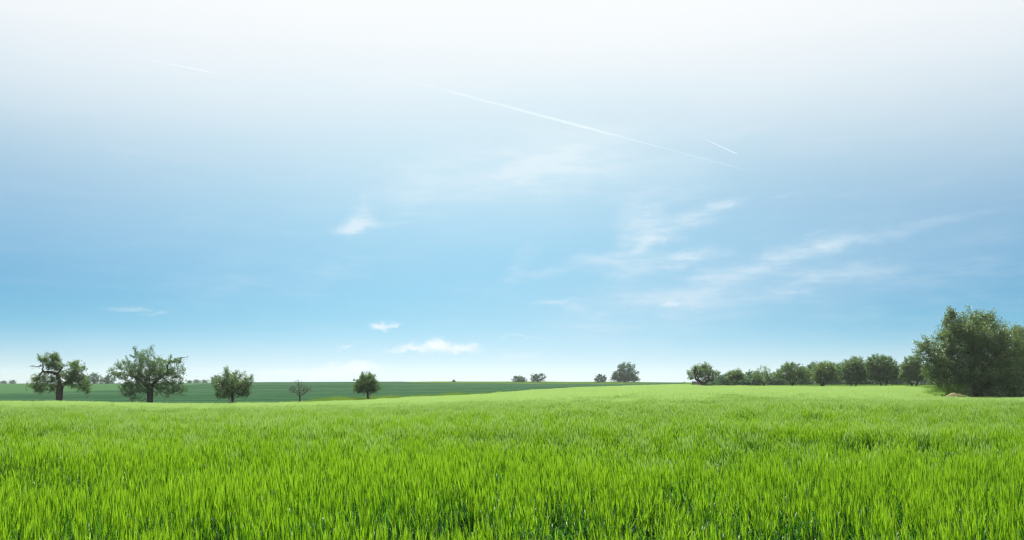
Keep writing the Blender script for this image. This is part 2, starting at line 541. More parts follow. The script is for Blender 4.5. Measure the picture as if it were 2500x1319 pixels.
# ------------------------------------------------------------------ crops: clump meshes and scatter
class Rib:
    """collects ribbons (all quads)"""
    def __init__(s):
        s.v, s.f, s.m = [], [], []

    def strip(s, pts, widths, side, mat):
        b = len(s.v)
        for p, w in zip(pts, widths):
            s.v.append((p[0] - side[0] * w / 2, p[1] - side[1] * w / 2, p[2] - side[2] * w / 2))
            s.v.append((p[0] + side[0] * w / 2, p[1] + side[1] * w / 2, p[2] + side[2] * w / 2))
        for i in range(len(pts) - 1):
            k = b + 2 * i
            s.f.append((k, k + 1, k + 3, k + 2)); s.m.append(mat)

    def build(s, name, mats):
        me = quad_mesh(name, np.array(s.v), np.array(s.f), mats, s.m)
        return bpy.data.objects.new(name, me)


def barley_near(seed, size, n, mats, headed=.56):
    r = random.Random(seed)
    b = Rib()
    for i in range(n):
        if i % 5 == 0:      # several stems rise from one plant
            cx, cy, cH = r.uniform(-size / 2, size / 2), r.uniform(-size / 2, size / 2), r.gauss(0, .05)
        x, y = cx + r.gauss(0, .017), cy + r.gauss(0, .017)
        H = min(.76, max(.32, r.gauss(.60, .06) + cH))
        th = r.uniform(0, 6.283); ln = abs(r.gauss(0, .05))
        lx, ly = math.cos(th) * ln, math.sin(th) * ln
        sa = r.uniform(0, 3.1416); side = (math.cos(sa), math.sin(sa), 0)

        def pos(t):
            return (x + lx * t * t, y + ly * t * t, H * t)
        b.strip([pos(0), pos(.5), pos(1)], [.0055, .005, .0035], side, 0)
        for k in range(3):
            t0 = r.uniform(.20, .70) if k else r.uniform(.55, .78)
            p = pos(t0); a = r.uniform(0, 6.283); L = r.uniform(.16, .26); up = r.uniform(.75, 1.2)
            dx, dy = math.cos(a), math.sin(a); w = r.uniform(.008, .013)
            q = [(p[0] + dx * L * .10, p[1] + dy * L * .10, p[2] + L * .34 * up), (p[0] + dx * L * .30, p[1] + dy * L * .30, p[2] + L * .60 * up),
                 (p[0] + dx * L * .62, p[1] + dy * L * .62, p[2] + L * r.uniform(.40, .76) * up)]
            b.strip([p] + q, [w * .7, w, w * .8, .001], (-dy, dx, 0), 3 if r.random() < .0018 else 0)
        if r.random() > headed:
            continue
        # ear with its brush of awns
        tip = pos(1); d = Vector((lx * 2 + r.gauss(0, .04), ly * 2 + r.gauss(0, .04), H)).normalized()
        L = r.uniform(.07, .10)
        e = [Vector(tip) + d * L * k for k in (0, .35, .75, 1.0)]
        for s2 in (side, (-side[1], side[0], 0)):
            b.strip(e, [.004, .010, .008, .003], s2, 1)
        for k in range(12):
            a = r.uniform(0, 6.283); sp = r.uniform(.02, .12)
            ad = (d + Vector((math.cos(a) * sp, math.sin(a) * sp, 0))).normalized()
            st = e[0].lerp(e[3], r.uniform(.05, 1.0)); AL = r.uniform(.09, .15)
            b.strip([st, st + ad * AL * .5, st + ad * AL], [.0032, .0024, .0006], (-math.sin(a), math.cos(a), 0), 1)
            b.m[-1] = 2
    return b.build('barley_clump', mats)


def blades(seed, size, n, h, hv, w, mats, ear=.22, name='crop_clump', lean=.07):
    r = random.Random(seed)
    b = Rib()
    for i in range(n):
        x, y = r.uniform(-size / 2, size / 2), r.uniform(-size / 2, size / 2)
        H = max(.3 * h, r.gauss(h, hv))
        a = r.uniform(0, 6.283); ln = abs(r.gauss(0, lean)) * h * 1.3
        lx, ly = math.cos(a) * ln, math.sin(a) * ln
        sa = r.uniform(0, 3.1416); side = (math.cos(sa), math.sin(sa), 0)
        W = w * r.uniform(.7, 1.3)
        if ear > 0:
            t1 = 1 - ear / h
            p = [(x, y, 0), (x + lx * .25, y + ly * .25, H * .5), (x + lx * t1, y + ly * t1, H * t1)]
            b.strip(p, [W, W, W * .7], side, 0)
            tip = (x + lx * 1.15, y + ly * 1.15, H)
            mid = tuple((p[2][k] + tip[k]) / 2 for k in range(3))
            b.strip([p[2], mid, tip], [W * .7, W * 1.15, W * .35], side, 1)
            b.m[-1] = 2
            # a leaf
            a2 = r.uniform(0, 6.283); L = .24 * h / .8; q = p[1]
            b.strip([q, (q[0] + math.cos(a2) * L * .4, q[1] + math.sin(a2) * L * .4, q[2] + L * .7), (q[0] + math.cos(a2) * L, q[1] + math.sin(a2) * L, q[2] + L * .75)],
                    [W * .8, W, W * .1], (-math.sin(a2), math.cos(a2), 0), 0)
        else:
            b.strip([(x, y, 0), (x + lx * .4, y + ly * .4, H * .55), (x + lx * 1.2, y + ly * 1.2, H)], [W, W * .8, W * .1], side, 0)
    return b.build(name, mats)


def scatter_tree(name, coll):
    ng = bpy.data.node_groups.new(name, 'GeometryNodeTree')
    ng.interface.new_socket('Geometry', in_out='INPUT', socket_type='NodeSocketGeometry')
    ng.interface.new_socket('Geometry', in_out='OUTPUT', socket_type='NodeSocketGeometry')
    N, L = ng.nodes.new, ng.links.new
    gi, go = N('NodeGroupInput'), N('NodeGroupOutput')
    ip = N('GeometryNodeInstanceOnPoints'); ci = N('GeometryNodeCollectionInfo')
    ci.inputs['Collection'].default_value = coll
    ci.inputs['Separate Children'].default_value = True
    ci.inputs['Reset Children'].default_value = True
    ip.inputs['Pick Instance'].default_value = True

    def attr(n, ty):
        a = N('GeometryNodeInputNamedAttribute'); a.data_type = ty; a.inputs['Name'].default_value = n
        return [s for s in a.outputs if s.enabled and s.name == 'Attribute'][0]
    L(gi.outputs[0], ip.inputs['Points']); L(ci.outputs[0], ip.inputs['Instance'])
    L(attr('pick', 'INT'), ip.inputs['Instance Index'])
    L(attr('rot', 'FLOAT_VECTOR'), ip.inputs['Rotation']); L(attr('scl', 'FLOAT_VECTOR'), ip.inputs['Scale'])
    L(ip.outputs[0], go.inputs[0])
    return ng


def scatter(name, clumps, pts, pick, rot, scl, label, cat):
    coll = bpy.data.collections.new(name + '_clumps')
    for i, o in enumerate(clumps):
        o.name = '%s_clump_%02d' % (name, i)
        coll.objects.link(o)
    me = bpy.data.meshes.new(name)
    me.vertices.add(len(pts)); me.vertices.foreach_set('co', np.asarray(pts, np.float32).ravel())
    a = me.attributes.new('pick', 'INT', 'POINT'); a.data.foreach_set('value', np.asarray(pick, np.int32))
    a = me.attributes.new('rot', 'FLOAT_VECTOR', 'POINT'); a.data.foreach_set('vector', np.asarray(rot, np.float32).ravel())
    a = me.attributes.new('scl', 'FLOAT_VECTOR', 'POINT'); a.data.foreach_set('vector', np.asarray(scl, np.float32).ravel())
    me.update()
    o = bpy.data.objects.new(name, me)
    md = o.modifiers.new('scatter', 'NODES'); md.node_group = scatter_tree(name + '_scatter', coll)
    link(o, label, cat, kind='stuff')
    return o


def grid_points(y0, y1, step, umax=.74, xpad=5.0, jit=.5):
    yy = np.arange(y0, y1, step)
    out = []
    for y in yy:
        w = umax * max(y, 0) + xpad
        x = np.arange(-w, w, step)
        out.append(np.stack([x + rng.uniform(-jit, jit, len(x)) * step, y + rng.uniform(-jit, jit, len(x)) * step], -1))
    return np.concatenate(out)


def tilt_euler(n, tx, ty, rz):
    """euler of a lean (tx, ty radians) after a random turn rz about the upright"""
    out = np.empty((n, 3))
    for i in range(n):
        m = Euler((-ty[i], tx[i], 0)).to_matrix() @ Matrix.Rotation(rz[i], 3, 'Z')
        e = m.to_euler(); out[i] = (e.x, e.y, e.z)
    return out


bm_ = [M['barley_leaf'], M['barley_ear'], M['barley_awn'], M['barley_stray']]
br_ = [M['barley_leaf'], M['barley_ear'], M['barley_awn_sheen'], M['barley_stray']]
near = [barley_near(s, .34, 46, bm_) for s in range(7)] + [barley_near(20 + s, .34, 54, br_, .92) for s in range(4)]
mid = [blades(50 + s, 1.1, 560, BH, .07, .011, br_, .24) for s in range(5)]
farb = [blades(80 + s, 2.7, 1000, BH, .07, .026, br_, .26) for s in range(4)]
N1, N2 = 52.0, 130.0
pn = grid_points(-5, 78, .28); pm = grid_points(48, N2 + 25, .9); pf = grid_points(N2 - 25, 280, 2.2, umax=.82, xpad=0)
pn = pn[rng.random(len(pn)) > np.clip((pn[:, 1] - 50) / 26, 0, 1)]
pm = pm[(rng.random(len(pm)) < np.clip((pm[:, 1] - 47) / 24, .0, 1)) & (rng.random(len(pm)) > np.clip((pm[:, 1] - (N2 - 20)) / 45, 0, 1))]
pf = pf[rng.random(len(pf)) < np.clip((pf[:, 1] - (N2 - 25)) / 45, .05, 1)]
allp, pick, sclz = [], [], []
for P_, lo, cnt, st in ((pn, 0, 7, .28), (pm, 11, 5, .9), (pf, 16, 4, 2.2)):
    keep = P_[:, 1] < edge(px_of(P_[:, 0], P_[:, 1])) - .35 * st * (P_[:, 1] > 40)
    P_ = P_[keep]
    x, y = P_[:, 0], P_[:, 1]
    pk_ = lo + rng.integers(0, cnt, len(x))
    if lo == 0:
        h = 1 + .11 * vnoise(x, y, .5, 1) + .12 * vnoise(x * .5, y, 1.7, 2) + .06 * vnoise(x * .6, y, 7, 3)
        gap = .8 * vnoise(x * .55, y, .7, 8) + .75 * vnoise(x * .4, y, 2.2, 9)
        k2 = ~((gap < -.32) & (rng.random(len(x)) < .66))
        h = np.where(gap < -.12, h * .80, h)
        # fuller-headed clumps take over farther out; distant sheen is painted into their awns
        sheen_pick = rng.random(len(x)) < np.clip((y + 5 * vnoise(x, y, 7.0, 31) - 11) / 38, 0, 1)
        pk_ = np.where(sheen_pick, 7 + rng.integers(0, 4, len(x)), pk_)
        P_, h, pk_ = P_[k2], h[k2], pk_[k2]
    elif lo == 11:
        h = 1 + .08 * vnoise(x, y, 1.4, 1) + .09 * vnoise(x * .5, y, 2.6, 2) + .05 * vnoise(x, y, 9, 3)
    else:
        h = 1 + .06 * vnoise(x, y, 4, 1) + .07 * vnoise(x * .3, y, 6, 2)
    allp.append(P_); sclz.append(h); pick.append(pk_)
B = np.concatenate(allp); h = np.concatenate(sclz); pk = np.concatenate(pick)
x, y = B[:, 0], B[:, 1]
tx = -.02 + .05 * vnoise(x, y, 3.5, 5) + .05 * vnoise(x, y, .8, 6); ty = .03 + .05 * vnoise(x, y, 4.2, 7)
rot = tilt_euler(len(B), tx, ty, rng.uniform(0, 6.283, len(B)))
scatter('barley', near + mid + farb, np.stack([x, y, ground_z(x, y) - .01], -1), pk, rot, np.stack([np.ones(len(h)), np.ones(len(h)), h], -1),
        'bright green barley crop with feathery ears filling the near field', 'barley')

# other crops and grasses, out to the ridge
wheat = [blades(120 + s, 3.2, 700, .5, .04, .035, [M['wheat']], 0, 'wheat_clump') for s in range(4)]
pale = [blades(130 + s, 3.2, 650, .45, .04, .035, [M['wheat_pale']], 0, 'pale_clump') for s in range(3)]
mead = [blades(140 + s, 2.4, 700, .28, .06, .022, [M['meadow']], 0, 'meadow_clump', .2) for s in range(4)]
verg = [blades(150 + s, 1.1, 260, .42, .14, .016, [M['verge']], 0, 'verge_clump', .25) for s in range(5)]
for nm, clumps, code, y0, y1, st, lab, cat in (
        ('wheat', wheat, 1, 84, 470, 2.7, 'dark green wheat crop on the slope rising to the ridge', 'wheat'),
        ('pale_crop', pale, 2, 180, 470, 2.7, 'paler green crop on the far left slope beyond the two old trees', 'crop'),
        ('meadow_grass', mead, 3, 140, 480, 2.0, 'bright short grass along the ridge top and under the orchard trees', 'grass'),
        ('verge_grass', verg, 4, 70, 190, .75, 'rough tufty grass along the edge of the barley field', 'grass')):
    p = grid_points(y0, y1, st, umax=.92, xpad=0)
    p = p[region(p[:, 0], p[:, 1]) == code]
    if nm == 'verge_grass':
        p = p[rng.random(len(p)) < .8]
    x, y = p[:, 0], p[:, 1]
    hh = 1 + .12 * vnoise(x, y, 5, 21) + (.45 * vnoise(x, y, 1.6, 22) if nm == 'verge_grass' else 0)
    if nm == 'meadow_grass':   # mown shorter under the trees
        hh = hh * np.where((y < 330), .9, 1.2)
    e = np.zeros((len(x), 3)); e[:, 2] = rng.uniform(0, 6.283, len(x))
    scatter(nm, clumps, np.stack([x, y, ground_z(x, y) - .01], -1), rng.integers(0, len(clumps), len(x)), e,
            np.stack([np.ones(len(x)), np.ones(len(x)), hh], -1), lab, cat)


# ------------------------------------------------------------------ trees
def tubes(nodes, parent, rad, sides=5, minr=0.0):
    """frustum for each edge of the branch graph"""
    k = np.array([i for i in range(len(nodes)) if parent[i] >= 0 and rad[i] >= minr])
    if len(k) == 0:
        return np.zeros((0, 3)), np.zeros((0, 4), int)
    a, b = nodes[np.asarray(parent)[k]], nodes[k]
    ra, rb = rad[np.asarray(parent)[k]], rad[k]
    ra = np.minimum(ra, rb * 1.5 + .01)
    d = b - a; L = np.linalg.norm(d, axis=1, keepdims=True) + 1e-9; d = d / L
    ref = np.where(np.abs(d[:, 2:3]) > .9, np.array([[1., 0, 0]]), np.array([[0, 0, 1.]]))
    u = np.cross(d, ref); u /= np.linalg.norm(u, axis=1, keepdims=True); v = np.cross(d, u)
    th = np.linspace(0, 2 * math.pi, sides, endpoint=False)
    ring = np.cos(th)[None, :, None] * u[:, None] + np.sin(th)[None, :, None] * v[:, None]
    A = a[:, None] - d[:, None] * (ra[:, None, None] * .25) + ring * ra[:, None, None]
    Bq = b[:, None] + ring * rb[:, None, None]
    V = np.concatenate([A, Bq], 1).reshape(-1, 3)
    base = (np.arange(len(k)) * 2 * sides)[:, None]
    j = np.arange(sides); jn = (j + 1) % sides
    Fq_ = np.stack([base + j, base + jn, base + sides + jn, base + sides + j], -1).reshape(-1, 4)
    return V, Fq_


def grow(seed, trunk, lobes, n_attr=420, step=.22, kill=1.7, gnarl=.28, trunk_r=.22, twig_r=.012, droop=0.0, dead=()):
    """space colonisation: trunk polylines [(x,y,z),..], crown lobes (cx,cy,cz,rx,ry,rz,weight)"""
    g = np.random.default_rng(seed)
    att = []
    W = np.array([l[6] * l[3] * l[4] * l[5] for l in lobes]); W = W / W.sum()
    for l, n in zip(lobes, (W * n_attr).astype(int) + 4):
        d = g.normal(size=(n, 3)); d /= np.linalg.norm(d, axis=1, keepdims=True)
        rr = g.random((n, 1)) ** .42
        att.append(np.array(l[:3]) + d * rr * np.array(l[3:6]))
    att = np.concatenate(att)
    nodes, parent = [], []
    for ln in trunk:
        if ln[0] == 'from':
            q = np.array(ln[1]); prev = int(np.argmin([np.sum((q - n) ** 2) for n in nodes])); rest = ln[2:]
        else:
            nodes.append(np.array(ln[0], float)); parent.append(-1); prev = len(nodes) - 1; rest = ln[1:]
        for p in rest:
            a, b = nodes[prev], np.array(p, float)
            m = max(1, int(np.linalg.norm(b - a) / step))
            for s in range(1, m + 1):
                nodes.append(a + (b - a) * s / m + g.normal(0, .02, 3) * (s < m)); parent.append(prev); prev = len(nodes) - 1
    NA = np.array(nodes)
    dist = np.full(len(att), 1e9); near_i = np.zeros(len(att), int)

    def upd(st):
        nonlocal dist, near_i
        new = NA[st:]
        dd = np.sqrt(((att[:, None] - new[None]) ** 2).sum(-1))
        j = dd.argmin(1); m = dd[np.arange(len(att)), j]
        b_ = m < dist
        dist = np.where(b_, m, dist); near_i = np.where(b_, st + j, near_i)
    upd(0)
    alive = np.ones(len(att), bool)
    for it in range(90):
        alive &= dist > step * kill
        if not alive.any():
            break
        ids = near_i[alive]
        dirs = att[alive] - NA[ids]; dirs /= np.linalg.norm(dirs, axis=1, keepdims=True) + 1e-9
        acc = {}
        for i_, d_ in zip(ids, dirs):
            acc[i_] = acc.get(i_, 0) + d_
        st = len(NA); add = []
        for i_, d_ in acc.items():
            d_ = d_ / (np.linalg.norm(d_) + 1e-9) + g.normal(0, gnarl, 3) + np.array([0, 0, -droop])
            d_ /= np.linalg.norm(d_) + 1e-9
            add.append(NA[i_] + d_ * step); parent.append(i_)
        NA = np.concatenate([NA, np.array(add)])
        if len(NA) > 5000:
            break
        upd(st)
    deadn = []
    for ln in dead:          # leafless limbs: polylines starting near the crown
        q = np.array(ln[0]); prev = int(np.argmin(((NA - q) ** 2).sum(1)))
        for p in ln[1:]:
            a, b = NA[prev], np.array(p)
            m = max(1, int(np.linalg.norm(b - a) / (step * .8)))
            for s in range(1, m + 1):
                NA = np.concatenate([NA, (a + (b - a) * s / m + g.normal(0, .05, 3))[None]]); parent.append(prev); prev = len(NA) - 1; deadn.append(prev)
                if g.random() < .75:
                    d_ = (b - a) / (np.linalg.norm(b - a) + 1e-9) + g.normal(0, .6, 3); d_ /= np.linalg.norm(d_)
                    pp = prev
                    for s2 in range(3):
                        NA = np.concatenate([NA, (NA[pp] + d_ * step * .7 + g.normal(0, .04, 3))[None]]); parent.append(pp); pp = len(NA) - 1; deadn.append(pp)
    n = len(NA); par = np.array(parent)
    acc2 = np.full(n, 0.0); kids = np.zeros(n, int)
    E = 2.35
    for i in range(n - 1, -1, -1):
        if acc2[i] == 0: acc2[i] = twig_r ** E
        if par[i] >= 0:
            acc2[par[i]] += acc2[i]; kids[par[i]] += 1
    rad = acc2 ** (1 / E)
    f = trunk_r / rad[0]
    q = np.clip((rad - twig_r) / max(rad[0] - twig_r, 1e-6), 0, 1)
    rad = np.where(rad > twig_r * 1.2, twig_r + (trunk_r - twig_r) * q ** 1.3, rad)
    z = NA[:, 2]; rad = rad * np.where(z < .5 * trunk_r * 4, 1 + .35 * np.clip(1 - z / (trunk_r * 2 + .01), 0, 1), 1)
    return NA, par, rad, kids, att, set(deadn)


def leaves(seed, centers, sig, per, L, Wd, droop=.15, outward=None, mat=None):
    """leaf-sized folded quads around cluster centres"""
    g = np.random.default_rng(seed)
    n = len(centers) * per
    c = np.repeat(centers, per, 0) + g.normal(size=(n, 3)) * sig * np.array([1, 1, .8])
    nrm = g.normal(size=(n, 3)) * .8 + np.array([0, 0, .55])
    nrm /= np.linalg.norm(nrm, axis=1, keepdims=True)
    ax = g.normal(size=(n, 3)); ax -= nrm * (ax * nrm).sum(1, keepdims=True); ax /= np.linalg.norm(ax, axis=1, keepdims=True) + 1e-9
    bx = np.cross(nrm, ax)
    s = g.uniform(.65, 1.3, (n, 1)) * L / 2; w = g.uniform(.7, 1.2, (n, 1)) * Wd / 2
    fold = nrm * w * .35
    V = np.stack([c - ax * s, c + bx * w + fold - ax * s * .1, c + ax * s, c - bx * w + fold - ax * s * .1], 1).reshape(-1, 3)
    Fq_ = np.arange(n * 4).reshape(n, 4)
    return V, Fq_


def make_tree(name, loc, seed, trunk, lobes, label, cat='tree', group=None, n_attr=420, step=.22, trunk_r=.22, clusters=900, per=12, sig=.2,
              leaf=(.13, .085), shoots=30, shoot_len=.7, lmat='leaf', bark='bark', twig_r=.012, gnarl=.28, droop=0.0, dead=(), bare=0.0, tipfrac=.72, rz=0.0, kill=1.7, twigs=True):
    g = np.random.default_rng(seed + 1000)
    NA, par, rad, kids, att, deadn = grow(seed, trunk, lobes, n_attr, step, kill, gnarl, trunk_r, twig_r, droop, dead)
    root = empty(name, loc, rz)
    link(root, label, cat, group)
    V, Fq_ = tubes(NA, par, rad)
    parts_v, parts_f = [V], [Fq_]
    off = len(V)
    cen = []
    if clusters:
        ok = np.array([i not in deadn for i in range(len(NA))])
        thin = np.where((rad < twig_r * 2.6) & ok & (NA[:, 2] > min(l[2] - l[5] for l in lobes)))[0]
        tips = np.where((kids == 0) & ok)[0]
        pool = np.concatenate([tips, tips, thin])
        nt = int(clusters * tipfrac)
        cen.append(NA[g.choice(pool, nt)] + g.normal(size=(nt, 3)) * step * .75)
        na = clusters - nt
        cen.append(att[g.integers(0, len(att), na)] + g.normal(size=(na, 3)) * step)
        # upright leafy shoots standing out of the crown
        if shoots:
            top = tips[np.argsort(-(NA[tips, 2] + g.normal(0, .5, len(tips))))[:max(4, len(tips) // 2)]]
            ctr = np.array(lobes[0][:3])
            for i in g.choice(top, shoots):
                d = (NA[i] - ctr); d = d / (np.linalg.norm(d) + 1e-9) * .5 + np.array([0, 0, .8]) + g.normal(0, .28, 3); d /= np.linalg.norm(d)
                Ls = shoot_len * g.uniform(.45, 1.25)
                ts = np.linspace(.15, 1, max(3, int(Ls / .12)))
                cen.append(NA[i] + d * Ls * ts[:, None])
                sv, sf = tubes(np.stack([NA[i], NA[i] + d * Ls]), [-1, 0], np.array([twig_r, twig_r * .5]), 3)
                parts_v.append(sv); parts_f.append(sf + off); off += len(sv)
        cen = np.concatenate(cen)
        if bare > 0:      # thin out the top of a half-dead crown
            zt = cen[:, 2]; lo_, hi_ = np.percentile(zt, 35), zt.max()
            cen = cen[g.random(len(cen)) > bare * np.clip((zt - lo_) / (hi_ - lo_), 0, 1) ** .7]
    else:
        tips = np.where(kids == 0)[0]
    if twigs:            # fine bare twigs at the branch ends
        for i in tips[::1 if not clusters else 2]:
            for _ in range(2 if not clusters else 1):
                d = NA[i] - NA[par[i]]; d = d / (np.linalg.norm(d) + 1e-9) + g.normal(0, .5, 3) + np.array([0, 0, .25]); d /= np.linalg.norm(d)
                sv, sf = tubes(np.stack([NA[i], NA[i] + d * step * g.uniform(1, 2.2)]), [-1, 0], np.array([twig_r * .8, twig_r * .4]), 3)
                parts_v.append(sv); parts_f.append(sf + off); off += len(sv)
    V = np.concatenate(parts_v); Fq_ = np.concatenate(parts_f)
    tm = quad_mesh('trunk', V, Fq_, [M[bark]])
    tm.polygons.foreach_set('use_smooth', np.ones(len(tm.polygons), dtype=bool))
    to = bpy.data.objects.new('trunk', tm); to.parent = root; COL.objects.link(to)
    if clusters:
        LV, LF = leaves(seed + 5, cen, sig, per, leaf[0], leaf[1])
        co = bpy.data.objects.new('crown', quad_mesh('crown', LV, LF, [M[lmat]])); co.parent = root; COL.objects.link(co)
    return root


def copy_tree(src, loc, rz, scale, label, group=None):
    r = src.copy(); COL.objects.link(r)
    r.location = loc; r.rotation_euler = (0, 0, rz); r.scale = scale
    r['label'] = label
    if group: r['group'] = group
    for ch in src.children:
        c_ = ch.copy(); c_.parent = r; COL.objects.link(c_)
    return r


def base(px, D, sink=.06):
    x, y = at(px, D)
    return (x, y, gz(x, y) - sink)


def pxl(D, lobes, base_py, base_px):
    """lobes given in photo pixels at distance D -> metres about the trunk base (depth = mean width)"""
    k = D / F
    out = []
    for l in lobes:
        px, py, rx, ry = l[:4]
        dy = l[4] if len(l) > 4 else 0.0
        w = l[5] if len(l) > 5 else 1.0
        out.append(((px - base_px) * k, dy, (base_py - py) * k, rx * k, (l[6] if len(l) > 6 else min(rx, 1.3 * ry + 10)) * k, ry * k, w))
    return out


def ppx(D, base_px, base_py, pts):
    k = D / F
    return [((p[0] - base_px) * k, p[2] if len(p) > 2 else 0.0, (base_py - p[1]) * k) for p in pts]


def row_of(px, D):
    """photo row of the ground at that spot"""
    x, y = at(px, D)
    return HOR + (CZ - gz(x, y)) / y * F


ROW = 'old fruit trees along the far edge of the barley'
# 1 old leaning tree with a broken top and drooping sides
D = 97.0; bp_ = row_of(143, D)
make_tree('fruit_tree', base(143, D), 11,
          [ppx(D, 143, bp_, [(143, bp_), (145, 958), (147, 945), (143, 925), (139, 912)]),
           ['from', ppx(D, 143, bp_, [(147, 945)])[0]] + ppx(D, 143, bp_, [(158, 936), (168, 930), (178, 915, .3)]),
           ['from', ppx(D, 143, bp_, [(139, 912)])[0]] + ppx(D, 143, bp_, [(124, 908), (104, 906)]),
           ['from', ppx(D, 143, bp_, [(139, 912)])[0]] + ppx(D, 143, bp_, [(148, 902), (155, 892)])],
          pxl(D, [(122, 880, 27, 17), (132, 893, 26, 13), (104, 925, 30, 14), (92, 942, 24, 13), (122, 948, 20, 10), (187, 895, 19, 14), (180, 915, 30, 17), (196, 935, 26, 17), (212, 950, 10, 13), (170, 930, 22, 12), (130, 868, 12, 8)], bp_, 143),
          'old fruit tree with a thick forked trunk, broken crown and drooping sides', group=ROW, n_attr=620, step=.19, trunk_r=.37, clusters=1250, per=12, sig=.12, leaf=(.145, .09), tipfrac=.78, shoots=26, shoot_len=.5, droop=.05,
          dead=[ppx(D, 143, bp_, [(100, 893), (86, 894), (74, 894)])])
# 2 the big round one with a dead limb
D = 99.0; bp_ = row_of(365, D)
make_tree('fruit_tree', base(365, D), 12,
          [ppx(D, 365, bp_, [(365, bp_), (366, 965), (367, 945), (364, 925)]),
           ['from', ppx(D, 365, bp_, [(367, 945)])[0]] + ppx(D, 365, bp_, [(385, 925), (402, 908, .8)]),
           ['from', ppx(D, 365, bp_, [(366, 950)])[0]] + ppx(D, 365, bp_, [(345, 930), (330, 915, -.8)])],
          pxl(D, [(358, 905, 52, 42), (352, 868, 34, 22), (306, 912, 36, 26, 0, 1.3), (410, 905, 42, 34, 0, 1.3), (318, 945, 32, 18, 0, 1.8), (420, 938, 34, 22, 0, 1.8), (372, 925, 50, 24, 0, 1.2), (318, 966, 17, 10, -.3, 4), (440, 950, 18, 11, 0, 3), (300, 890, 18, 12), (345, 953, 36, 11, -.6, 2.2), (398, 955, 34, 11, .5, 2.2)], bp_, 365),
          'largest round fruit tree in the left row, with a dead branch on its right shoulder', group=ROW, n_attr=950, step=.21, trunk_r=.36, clusters=1550, per=12, sig=.13, leaf=(.15, .095), tipfrac=.85, shoots=45, shoot_len=.7,
          dead=[ppx(D, 365, bp_, [(415, 880), (432, 874), (446, 872), (457, 871)]), ppx(D, 365, bp_, [(418, 884), (436, 880), (448, 884)])])
# 3 medium, spiky, staked
D = 98.0; bp_ = row_of(567, D)
make_tree('fruit_tree', base(567, D), 13,
          [ppx(D, 567, bp_, [(567, bp_), (567, 972), (567, 955), (566, 935)]),
           ['from', ppx(D, 567, bp_, [(567, 960)])[0]] + ppx(D, 567, bp_, [(548, 945), (535, 935, .4)]),
           ['from', ppx(D, 567, bp_, [(567, 958)])[0]] + ppx(D, 567, bp_, [(586, 944), (600, 934, -.4)])],
          pxl(D, [(565, 945, 42, 24), (563, 920, 22, 17), (535, 935, 20, 20), (598, 940, 22, 22), (545, 962, 26, 10, 0, 1.8), (595, 960, 20, 11, 0, 1.8)], bp_, 567),
          'spiky staked fruit tree between the big round tree and the bare one', group=ROW, n_attr=520, step=.17, trunk_r=.17, clusters=780, per=11, sig=.12, leaf=(.14, .09), tipfrac=.8, shoots=46, shoot_len=1.0)
# 4 bare tree
D = 97.0; bp_ = row_of(731, D)
q_ = lambda *p: ppx(D, 731, bp_, list(p))
make_tree('bare_tree', base(731, D), 14,
          [q_((731, bp_), (732, 970), (730, 955), (729, 940), (728.5, 927)),
           ['from', q_((731.5, 968))[0]] + q_((720, 959, .2), (711, 951, .3), (706, 945, .3)),
           ['from', q_((730.5, 960))[0]] + q_((722, 949, -.2), (716, 942, -.3)),
           ['from', q_((731.5, 968))[0]] + q_((745, 959, -.1), (754, 951, -.2), (760, 945, -.2)),
           ['from', q_((731, 962))[0]] + q_((739, 950, .2), (745, 939, .3)),
           ['from', q_((730, 952))[0]] + q_((735, 942, .1), (737, 933, .1))],
          pxl(D, [(731, 950, 27, 13), (729, 936, 14, 11), (712, 953, 10, 9), (752, 949, 11, 9)], bp_, 731),
          'small bare leafless tree standing alone in the left row', group=ROW, n_attr=340, step=.13, trunk_r=.095, twig_r=.017, clusters=0, bark='bark', gnarl=.2, kill=1.35)
# 5 young round tree
D = 108.0; bp_ = 977.0
x_, y_ = at(897, D); zb = CZ - (bp_ - HOR) / F * D
make_tree('fruit_tree', base(897, D), 15,
          [ppx(D, 897, row_of(897, D), [(897, row_of(897, D)), (898, 962), (897, 950), (896, 938)])],
          pxl(D, [(895, 940, 30, 19), (895, 925, 20, 12), (875, 950, 14, 9), (916, 948, 14, 10)], row_of(897, D), 897),
          'small round-headed young tree with a stake, last in the left row', group=ROW, n_attr=460, step=.16, trunk_r=.13, clusters=780, per=10, sig=.10, leaf=(.15, .10), shoots=46, shoot_len=.55)


def stake(px, D, h, label, lean=0.0, w=.045):
    root = empty('tree_stake', base(px, D, .15), 0.3)
    link(root, label, 'stake', 'stakes beside the young trees')
    V, Fc = [], []
    rings = [(0, w), (h * .5, w * .97), (h - .03, w * .93), (h, w * .6)]
    S = 8
    for i, (z, r_) in enumerate(rings):
        for k in range(S):
            a = 2 * math.pi * k / S
            V.append((math.cos(a) * r_ + lean * z, math.sin(a) * r_, z))
    for i in range(len(rings) - 1):
        for k in range(S):
            Fc.append((i * S + k, i * S + (k + 1) % S, (i + 1) * S + (k + 1) % S, (i + 1) * S + k))
    Fc.append(tuple(range((len(rings) - 1) * S, len(rings) * S)))
    COL.objects.link(mesh_obj('post', V, Fc, M['stake'], root))
    V, Fc = [], []
    for z in (h * .78, h * .78 + .06):
        for k in range(S):
            a = 2 * math.pi * k / S
            V.append((math.cos(a) * w * 1.12 + lean * z, math.sin(a) * w * 1.12, z))
    for k in range(S):
        Fc.append((k, (k + 1) % S, S + (k + 1) % S, S + k))
    COL.objects.link(mesh_obj('strap', V, Fc, M['strap'], root))
    return root


